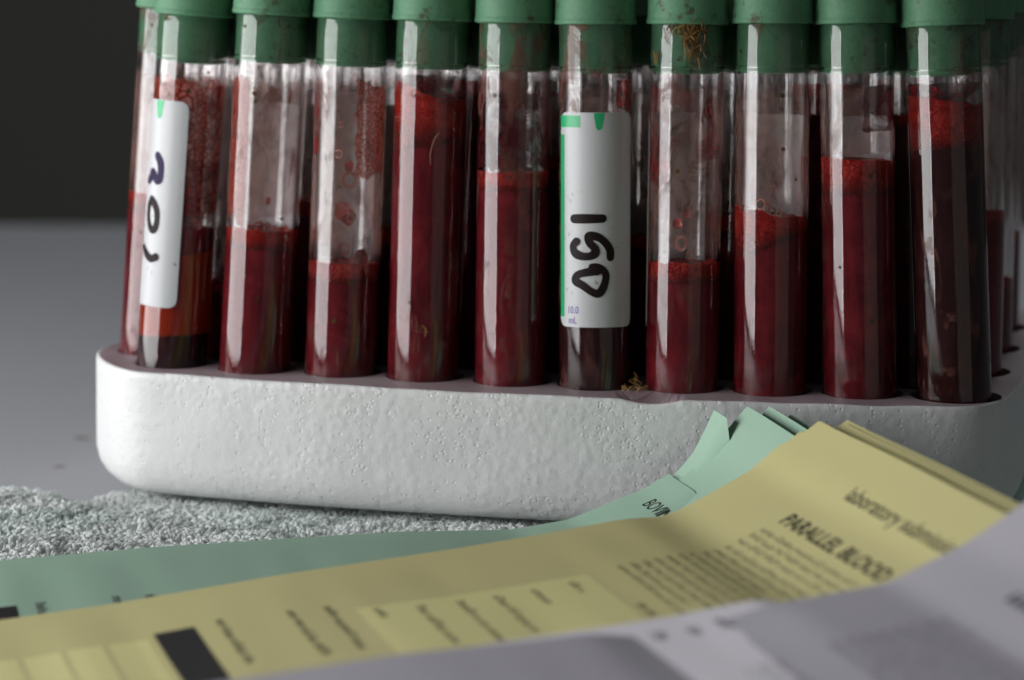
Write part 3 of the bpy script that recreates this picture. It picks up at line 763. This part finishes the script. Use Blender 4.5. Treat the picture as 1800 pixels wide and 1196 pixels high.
# ---------------------------------------------------------------- straw
def sliver(v, f, p, d, length, wd, bend=0.3):
    d = np.array(d, float); d /= np.linalg.norm(d); s = np.cross(d, rng.normal(size=3)); s /= np.linalg.norm(s); t_ = np.cross(d, s)
    b0 = len(v)
    for k in range(4):
        q = k / 3; c = np.array(p) + d * length * (q - .5) + t_ * bend * length * (q - .5) ** 2
        w_ = wd * (0.5 + 0.5 * math.sin(math.pi * (q * .8 + .1)))
        for a in range(3):
            an = 2 * math.pi * a / 3; v.append(tuple(c + (s * math.cos(an) + t_ * math.sin(an) * .5) * w_))
    for k in range(3):
        for a in range(3): f.append((b0 + 3 * k + a, b0 + 3 * k + (a + 1) % 3, b0 + 3 * k + 3 + (a + 1) % 3, b0 + 3 * k + 3 + a))
    f.append((b0, b0 + 2, b0 + 1)); f.append((b0 + 9, b0 + 10, b0 + 11))
def tube_world(i, r, deg, z):
    root, s = roots[i]; q = Quaternion(root.rotation_quaternion); p = Vector(cyl_pt(r, phi(i, deg), Z(i, z)))
    return np.array(q @ p) + np.array(root.location) / MM
def straw_on_tube(name, i, items, label, mats=(STRAW, STRAW2)):
    v = []; f = []
    for (deg, z, n, spread_d, spread_z, ln, wd) in items:
        for k in range(n):
            dg = deg + rng.normal() * spread_d; zz = z + rng.normal() * spread_z
            p = tube_world(i, 7.6 + abs(rng.normal()) * .35, dg, zz); a = phi(i, dg)
            d = np.array([-math.sin(a), math.cos(a), 0]) * rng.normal() * .8 + np.array([0, 0, 1.0]) * (rng.normal() * .5 + 1) + np.array([math.cos(a), math.sin(a), 0]) * rng.normal() * .15
            sliver(v, f, p, d, ln * (0.5 + rng.random()), wd * (.6 + .8 * rng.random()))
    ce = np.mean(np.array(v), 0); o = mk(name, np.array(v) - ce, f, mats[0], smooth=False); o.location = Vector(ce) * MM
    o.data.materials.append(mats[1])
    o.data.polygons.foreach_set('material_index', [(j // 11 * 7) % 3 % 2 for j in range(len(f))])
    return tag(o, label, 'straw')
straw_on_tube('straw_clump', 6, [(3, 71.5, 55, 7, 1.6, 2.6, .13), (8, 73.2, 50, 16, .5, 1.8, .12), (14, 69.3, 30, 7, 1.6, 2.2, .12), (6, 68, 16, 5, 1, 2, .1)], 'brown clump of straw and dung stuck under a green stopper')
straw_on_tube('straw_piece', 6, [(-52, 67.8, 6, 3, 1.0, 2.2, .13)], 'two straw slivers left of the big clump under the stopper')
straw_on_tube('straw_piece', 3, [(-3, 10.2, 5, 4, .7, 1.5, .13)], 'small yellow straw fragment stuck low on the fourth tube')
straw_on_tube('straw_piece', 0, [(-50, 73.6, 8, 2, 1.0, 1.8, .14)], 'brown straw crumb on the stopper rim of the leftmost front tube')
v = []; f = []
for k in range(34):
    p = np.array([100.2, -8.2, 36.3]) + rng.normal(size=3) * [1.3, .8, .5]; p[2] = 36.25 + abs(rng.normal()) * (1.4 if abs(p[0] - 100.2) < .8 else .3)
    sliver(v, f, p, rng.normal(size=3) * [1, .6, 1], 1.6, .1)
ce = np.mean(np.array(v), 0); o = mk('straw_clump', np.array(v) - ce, f, STRAW, smooth=False); o.location = Vector(ce) * MM
tag(o, 'tuft of dry straw lying on the foam rack right of tube 150', 'straw')
def hair(i, pts, label, rad=.06):
    P = [tube_world(i, 7.65, d, z) for d, z in pts]; v = []; f = []
    for k, p in enumerate(P):
        for a in range(3): v.append(tuple(p + np.array([math.cos(a * 2.1), 0.3 * math.sin(a), math.sin(a * 2.1)]) * rad))
    for k in range(len(P) - 1):
        for a in range(3): f.append((3 * k + a, 3 * k + (a + 1) % 3, 3 * k + 3 + (a + 1) % 3, 3 * k + 3 + a))
    ce = np.mean(np.array(v), 0); o = mk('hair', np.array(v) - ce, f, m_plain('pale_hair', (0.4, 0.25, 0.15), .6)); o.location = Vector(ce) * MM
    return tag(o, label, 'hair')
hair(3, [(14, 51), (8, 50), (4, 48.5), (1, 46.5), (2, 44.5)], 'thin curved pale hair stuck on the fourth tube')

# ---------------------------------------------------------------- towel
def towel_h(x, y):
    h = 5.6 + 0.9 * mn.noise(Vector((x * .035, y * .035, .3))) + 0.5 * mn.noise(Vector((x * .09, y * .09, 1.3)))
    h += 1.6 * math.exp(-(((x + 30) / 22) ** 2 + ((y + 16) / 14) ** 2))
    if -24 < x < 180 and y > -17: h = min(h, 5.6)
    return h
def towel_back(x):       # y of the towel's far edge
    q = -5.5 + 2.0 * math.sin(min(x, -18) * .11) + (min(x, -18) + 18) * .1
    return q + (0 if x < -18 else min(82, (x + 18) * 3.2))
tw = empty('terry_towel', (60, -60, 0)); tag(tw, 'pale mint terry towel with looped pile under the rack and papers', 'towel')
TWO = np.array((60, -60, 0))
gx = np.arange(-150, 236, 4.0); ny = 48; v = []; f = []
for a, x in enumerate(gx):
    yb = towel_back(x); y0 = -330
    for b in range(ny + 1):
        q = b / ny; y = y0 + (yb - y0) * (1 - (1 - q) ** 2.0)
        d = yb - y; h = towel_h(x, y) * (min(1, math.sqrt(max(0, 1 - (1 - min(1, d / 5.5)) ** 2))) if d < 5.5 else 1)
        v.append((x, y, max(h, 0.3)) - TWO)
    v.append((x, yb, 0.02) - TWO)
m = ny + 2
for a in range(len(gx) - 1):
    for b in range(m - 1): q = a * m + b; f.append((q, q + m, q + m + 1, q + 1))
mk('towel_cloth', v, f, TOWEL_BASE, tw)
def build_pile():
    V = []; F = []; nb = 0
    pts = []
    def region(x0, x1, y0, y1, st):
        for x in np.arange(x0, x1, st):
            for y in np.arange(y0, y1, st):
                X = x + rng.uniform(-.45, .45) * st; Y = y + rng.uniform(-.45, .45) * st
                if Y > towel_back(X) - 0.6: continue
                if -15 < X < 176 and Y > 3 + (X < 0) * 8: continue
                pts.append((X, Y))
    region(-66, 104, -92, 10, 0.98); region(-130, -66, -92, 10, 2.2)
    ns = 7
    ts = np.linspace(0, 1, ns)
    for (x, y) in pts:
        h0 = towel_h(x, y); d = towel_back(x) - y
        edge = 1.0
        if d < 5.5: e = 1 - d / 5.5; h0 *= math.sqrt(max(0, 1 - e * e))
        # loops lean in drifting tufts
        fl = mn.noise_vector(Vector((x * .11, y * .11, 2.0))); lean = np.array([fl.x, fl.y]) * 4.2 + rng.normal(size=2) * .35 + (np.array([0, 1.1]) if d < 6 else 0)
        ht = 2.0 + rng.random() * 0.9 + .8 * mn.noise(Vector((x * .16, y * .16, 7)))
        if -20 < x < 180 and y > -14: ht = min(ht, 2.3)
        an = 1.2 * mn.noise(Vector((x * .09, y * .09, 11))) * math.pi + rng.normal() * .5; wd = .5 + .25 * rng.random()
        a2 = np.array([math.cos(an), math.sin(an)])
        P = np.zeros((ns, 3))
        s = np.sin(ts * math.pi); cc = -np.cos(ts * math.pi)
        P[:, 0] = x + a2[0] * wd * cc * (1 + .5 * s) + lean[0] * s * .6; P[:, 1] = y + a2[1] * wd * cc * (1 + .5 * s) + lean[1] * s * .6; P[:, 2] = h0 - .3 + ht * s ** .7
        T = np.gradient(P, axis=0); T /= np.linalg.norm(T, axis=1)[:, None]
        S = np.cross(T, np.array([a2[1], -a2[0], 0.05])); S /= np.linalg.norm(S, axis=1)[:, None] + 1e-9; U = np.cross(T, S)
        r = .29 + .07 * rng.random()
        for k in range(4):
            aa = k * math.pi / 2; 
        ring = np.stack([P + (S * math.cos(k * 1.5708) + U * math.sin(k * 1.5708)) * r for k in range(4)], 1)
        V.append(ring.reshape(-1, 3)); b0 = nb; nb += ns * 4
        F.append(b0)
    V = np.concatenate(V) - TWO
    tmpl = np.array([(4 * j + k, 4 * j + (k + 1) % 4, 4 * j + 4 + (k + 1) % 4, 4 * j + 4 + k) for j in range(ns - 1) for k in range(4)])
    FF = (np.array(F)[:, None, None] + tmpl[None]).reshape(-1, 4)
    me = bpy.data.meshes.new('terry_pile'); me.vertices.add(len(V)); me.vertices.foreach_set('co', (V * MM).ravel())
    me.loops.add(FF.size); me.loops.foreach_set('vertex_index', FF.ravel().astype(np.int32)); me.polygons.add(len(FF))
    me.polygons.foreach_set('loop_start', np.arange(0, FF.size, 4, dtype=np.int32)); me.polygons.foreach_set('loop_total', np.full(len(FF), 4, dtype=np.int32))
    me.polygons.foreach_set('use_smooth', np.ones(len(FF), bool)); me.update(); me.validate()
    me.materials.append(TOWEL_PILE)
    o = link_mesh('terry_pile', me, tw); tag(o, kind='stuff')
build_pile()

# ---------------------------------------------------------------- forms (sheets of paper)
class Sheet:
    def __init__(s, p0, ang, prof, dz=0.0, drop=None):
        s.drop = drop
        a = R_(ang); s.p0 = np.array(p0); s.u = np.array([math.cos(a), math.sin(a)]); s.v = np.array([s.u[1], -s.u[0]])
        pr = [(-150, max(prof[0][1] - 1.5, 7.5)), (-100, max(prof[0][1] - .8, 7.8))] + [q for q in prof if q[0] > -95]
        s.ps = np.array([q[0] for q in pr], float); s.pz = np.array([q[1] for q in pr], float) + dz
        xs = np.arange(-150, s.ps[-1] + 25, 1.0)
        sl = (s.pz[-1] - s.pz[-3]) / (s.ps[-1] - s.ps[-3])
        zs = np.where(xs <= s.ps[-1], np.interp(xs, s.ps, s.pz), s.pz[-1] + (xs - s.ps[-1]) * sl)
        k = np.exp(-np.linspace(-1.5, 1.5, 5) ** 2); k /= k.sum(); zz = np.convolve(np.pad(zs, 2, mode='reflect', reflect_type='odd'), k, 'valid')
        s.xs, s.zs = xs, zz
    def pt(s, a, t, off=0.0):
        z = np.interp(a, s.xs, s.zs)
        if s.drop and z > s.drop[0]: z = s.drop[0] + (z - s.drop[0]) * (1 - min(1, max(0, (t - s.drop[1]) / s.drop[2])) ** .8)
        x, y = s.p0[:2] + s.u * a + s.v * t
        z = z + (0.5 * mn.noise(Vector((x * .022, y * .022, 5.0))) + 0.22 * mn.noise(Vector((a * .11, t * .012, 2.0)))) * min(1, max(0, t) / 15) + off
        return (x, y, z)
def sheet_obj(S, name, s0, s1, t0, t1, mat, label, group, dz=0.0, curl=0.0, cat='form'):
    ns = int((s1 - s0) / 2.0); nt_ = int((t1 - t0) / 3.0); V = []; F = []
    for k, off in ((0, dz), (1, dz - 0.11)):
        for i in range(ns + 1):
            a = s0 + (s1 - s0) * i / ns
            for j in range(nt_ + 1):
                tt = t0 + (t1 - t0) * j / nt_; x, y, z = S.pt(a, tt, off)
                if curl: z += curl * max(0, (a - (s1 - 14)) / 14) ** 2
                V.append((x, y, z))
    m = nt_ + 1; K = (ns + 1) * m
    for i in range(ns):
        for j in range(nt_):
            q = i * m + j; F.append((q, q + 1, q + m + 1, q + m)); F.append((K + q, K + q + m, K + q + m + 1, K + q + 1))
    per = [i * m for i in range(ns + 1)] + [ns * m + j for j in range(1, m)] + [i * m + m - 1 for i in range(ns - 1, -1, -1)] + [j for j in range(m - 2, 0, -1)]
    for a, b in zip(per, per[1:] + per[:1]): F.append((a, b, K + b, K + a))
    ce = np.mean(np.array(V), 0); o = mk(name, np.array(V) - ce, F, mat, angle=50); o.location = Vector(ce) * MM
    tag(o, label, cat, group); o['c'] = 0; del o['c']
    o_ce[o.name] = ce
    return o
o_ce = {}
def print_on(S, parent, quads_or_verts, faces, mat, name, off):
    ce = o_ce[parent.name]
    V = [np.array(S.pt(a, t_, off)) - ce for a, t_ in quads_or_verts]
    return mk(name, V, faces, mat, parent, smooth=False)
def print_text(S, parent, s, a, t_, size, mat=INK, bold=0.0, name='printed_line', off=0.06, shear=0, sx=1.0, spacing=1.0):
    v, f = text_verts(s, size, bold, shear, spacing)
    return print_on(S, parent, [(a + y, t_ + x * sx) for x, y, z in v], f, mat, name, off)
def print_quad(S, parent, a0, a1, t0, t1, mat, name, off=0.05):
    n = max(1, int(abs(a1 - a0) / 2)); m = max(1, int(abs(t1 - t0) / 3)); v = []; f = []
    for i in range(n + 1):
        for j in range(m + 1): v.append((a0 + (a1 - a0) * i / n, t0 + (t1 - t0) * j / m))
    for i in range(n):
        for j in range(m): q = i * (m + 1) + j; f.append((q, q + 1, q + m + 2, q + m + 1))
    return print_on(S, parent, v, f, mat, name, off)
def print_marks(S, parent, rows, name, h=1.25, pitch=.95, mat=INK, off=0.06, boldw=.21):
    """rows of small unreadable type: (s, t0, t1)"""
    v = []; f = []
    for (a, t0, t1) in rows:
        t_ = t0; run = random.randint(3, 8)
        while t_ < t1:
            if run == 0: t_ += pitch * .8; run = random.randint(2, 9); continue
            run -= 1; hh = h * random.choice((.68, .68, .7, 1.0)); b0 = len(v)
            for (x0, x1, yb, yt) in ((0, boldw, 0, hh), (boldw, pitch * .7, hh - boldw if random.random() < .6 else 0, None)):
                if yt is None: yt = yb + boldw
                b0 = len(v); v += [(a + yb, t_ + x0), (a + yb, t_ + x1), (a + yt, t_ + x1), (a + yt, t_ + x0)]; f.append((b0, b0 + 1, b0 + 2, b0 + 3))
            t_ += pitch
    return print_on(S, parent, v, f, mat, name, off)

# green forms
PG = (40.3, -56.5)
gbase = [(-70.7, 9.3), (-54.7, 10.2), (-27.6, 11.4), (0.0, 12.0), (22.5, 12.4), (45.3, 11.8), (56.8, 13.4), (71.9, 18.9)]
SG = Sheet(PG, 25, gbase + [(78.3, 22.3), (82, 25.2)], 0.55, drop=(15.5, 20, 26))
SE = Sheet(PG, 25, gbase + [(78.0, 22.0), (80.9, 23.2)], 0.2, drop=(15.5, 20, 26))
SA = Sheet(PG, 25, gbase + [(78.3, 22.9), (82.9, 28.2), (86.3, 36.2)], -1.0, drop=(15.5, 11.0, 5))
SB = Sheet(PG, 25, gbase + [(78.0, 22.6), (81.5, 25.4), (84.4, 28.3), (87.2, 32.2), (91.3, 36.7)], -0.2, drop=(15.5, 44, 20))
SC = Sheet(PG, 25, gbase + [(79, 22.2), (82.7, 24.3), (87.8, 30.3), (91.8, 34.3), (94.9, 38.0)], -1.05, drop=(15.5, 44, 20))
SD = Sheet(PG, 25, gbase + [(79, 21.6), (84, 24.5), (87.0, 26.4), (92.7, 32.0), (98.4, 37.3)], -1.5, drop=(15.5, 44, 20))
GG = 'fanned green forms in front of the rack'
sheet_obj(SD, 'green_form', -125, 98.4, 12, 150, P_GREEN, 'dark shaded green form, its corner furthest right of the green fan', GG)
sheet_obj(SA, 'green_form', -120, 86.3, 0.0, 148, P_GREEN, 'hindmost green form, its corner furthest left of the green fan', GG)
sheet_obj(SC, 'green_form', -118, 94.9, 9, 149, P_GREEN, 'green form whose narrow corner rises highest, third from left in the fan', GG)
sheet_obj(SB, 'green_form', -122, 91.3, 6, 150, P_GREEN, 'broad green form with pointed corner, second from left in the fan', GG)
sheet_obj(SE, 'green_form', -119, 80.9, 1, 149, P_GREEN, 'green form just under the one printed with BOV, thin strip showing', GG)
g = sheet_obj(SG, 'green_form', -124, 77.2, 0, 149, P_GREEN, 'topmost green form with BOV printed near its short edge', GG)
print_text(SG, g, 'BOVINE', 69.0, 9.6, 4.0, bold=0.02, name='printed_word', sx=1.15)
print_quad(SG, g, -62, -54, 37, 60, INK, 'printed_black_block')
print_marks(SG, g, [(-50.6, 35.8, 60), (-37, 36.7, 60), (-31, 36.9, 60)], 'printed_line', h=2.0, pitch=1.4, boldw=.5)

# yellow forms
PY = (54.2, -103.2)
ybase = [(-65.3, 10.5), (-50.6, 11.8), (-30.6, 13.5), (0.0, 17.0), (31.5, 19.9), (47.6, 21.6), (63.9, 23.7), (71.0, 23.7), (74.5, 24.4), (79.3, 26.7), (90.0, 32.0), (92.0, 33.9), (101.4, 40.3)]
SY = Sheet(PY, 28, ybase)
YG = 'stacked yellow forms in front of the green ones'
ydef = [(5, 106.6, 1.0, -2.9, 'lowest yellow form, its short edge furthest right behind the others'), (4, 105.4, 2.6, -2.2, 'yellow form showing as a thin dark strip second from the right edge of its stack'),
        (3, 103.2, 0.6, -1.2, 'yellow form showing as a thin pale strip beside the top sheet'), (2, 95.5, -3.6, -0.9, 'yellow form peeking out left of the top sheet, lower of two'),
        (1, 98.4, -1.8, -0.45, 'yellow form directly under the printed top sheet')]
for k, s1, t0, dz, lb in ydef:
    sheet_obj(SY, 'yellow_form', -112 - k, s1, t0, 150 + t0, P_YELLOW, lb, YG, dz=dz, curl=(-.8 if k > 2 else .3))
y = sheet_obj(SY, 'yellow_form', -112, 101.4, 0, 150, P_YELLOW, 'top yellow form printed PARALLEL BLO with rows of small type', YG)
print_quad(SY, y, 6.0, 47.0, 30.8, 148, P_FIELD, 'printed_field', 0.03)
print_quad(SY, y, -35.5, -28.8, 26.3, 148, P_FIELD, 'printed_field', 0.03)
print_quad(SY, y, -42.5, -36.6, 26.2, 148, P_FIELD, 'printed_field', 0.03)
print_quad(SY, y, -49.7, -43.6, 26.1, 148, P_FIELD, 'printed_field', 0.03)
print_quad(SY, y, -56.8, -50.8, 26.0, 148, P_FIELD, 'printed_field', 0.03)
print_quad(SY, y, -27.6, -20.6, 24.4, 80, INK, 'printed_black_block', 0.06)
print_text(SY, y, 'laboratory submission', 91.6, 37, 3.9, name='printed_heading', bold=0.008, sx=1.4)
print_text(SY, y, 'PARALLEL BLOOD', 82.5, 29.6, 4.2, bold=0.09, name='printed_heading', sx=1.38)
print_marks(SY, y, [(79.2, 29, 73), (77.3, 28.5, 76), (75.4, 28, 72)], 'printed_paragraph', h=1.25, mat=GREY_INK)
rows = [(73.0 - k * 2.25, 28.5 + k * .15, 68 - (k % 3) * 4 + (k % 2) * 5) for k in range(10)]
print_marks(SY, y, rows, 'printed_paragraph', h=1.25, mat=GREY_INK)
for (a, t0, t1) in ((42.6, 34.1, 41.5), (35.6, 34.9, 44.6), (28.9, 35.2, 60), (22.3, 34.9, 63), (15.4, 34.7, 60.4), (8.6, 32.9, 40), (1.2, 26.2, 56), (-5.0, 25.6, 55), (-16.8, 23.1, 51.5)):
    print_marks(SY, y, [(a, t0, t1)], 'printed_line', h=1.7, pitch=1.3, boldw=.42)
print_marks(SY, y, [(48.5, 54, 62)], 'printed_line', h=1.6, pitch=1.3, boldw=.4)

# white forms
PW = (122.7, -168.6)
SW = Sheet(PW, 28, [(-69.4, 21.8), (-56.6, 23.1), (-30.5, 25.4), (0.0, 26.6), (8.3, 25.6), (20, 27.2), (30.6, 29.6), (48.6, 31.7), (62.0, 37.4), (71.6, 43.3), (76.4, 46.3)])
SL = Sheet((121.3, -161.0), 28, [(-69, 19.5), (-31.0, 23.0), (-15.6, 24.3), (0.0, 25.5), (14, 26.8), (27.2, 28.6), (31.5, 28.0), (34, 26.5), (60, 30)], -0.1)
WG = 'white forms nearest the camera'
wlow = sheet_obj(SL, 'white_form', -110, 31.8, 0, 120, P_WHITE_LIT, 'lower white form, strip with three short printed marks above the other', WG)
for (a, t_) in ((7.5, 7.9), (13.2, 8.4), (18.2, 6.6)):
    print_marks(SL, wlow, [(a - .8, t_, t_ + 5.5)], 'printed_word', h=2.2, pitch=1.6, boldw=.55)
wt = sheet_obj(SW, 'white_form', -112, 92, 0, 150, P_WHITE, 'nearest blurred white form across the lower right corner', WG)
print_text(SW, wt, 'Form', 55.6, 29, 7.0, bold=0.15, name='printed_heading')if False else print_marks(SW, wt, [(56, 27.5, 60)], 'printed_heading', h=3.6, pitch=2.4, boldw=.9)
print_marks(SW, wt, [(47 - k * 2.6, 24 + k * .2, 80) for k in range(8)], 'printed_paragraph', h=1.3, mat=m_plain('grey_print', (0.12, 0.12, 0.13), .7))
print_marks(SW, wt, [(20 - k * 2.6, 26, 80) for k in range(3)], 'printed_paragraph', h=1.3, mat=bpy.data.materials['grey_print'])
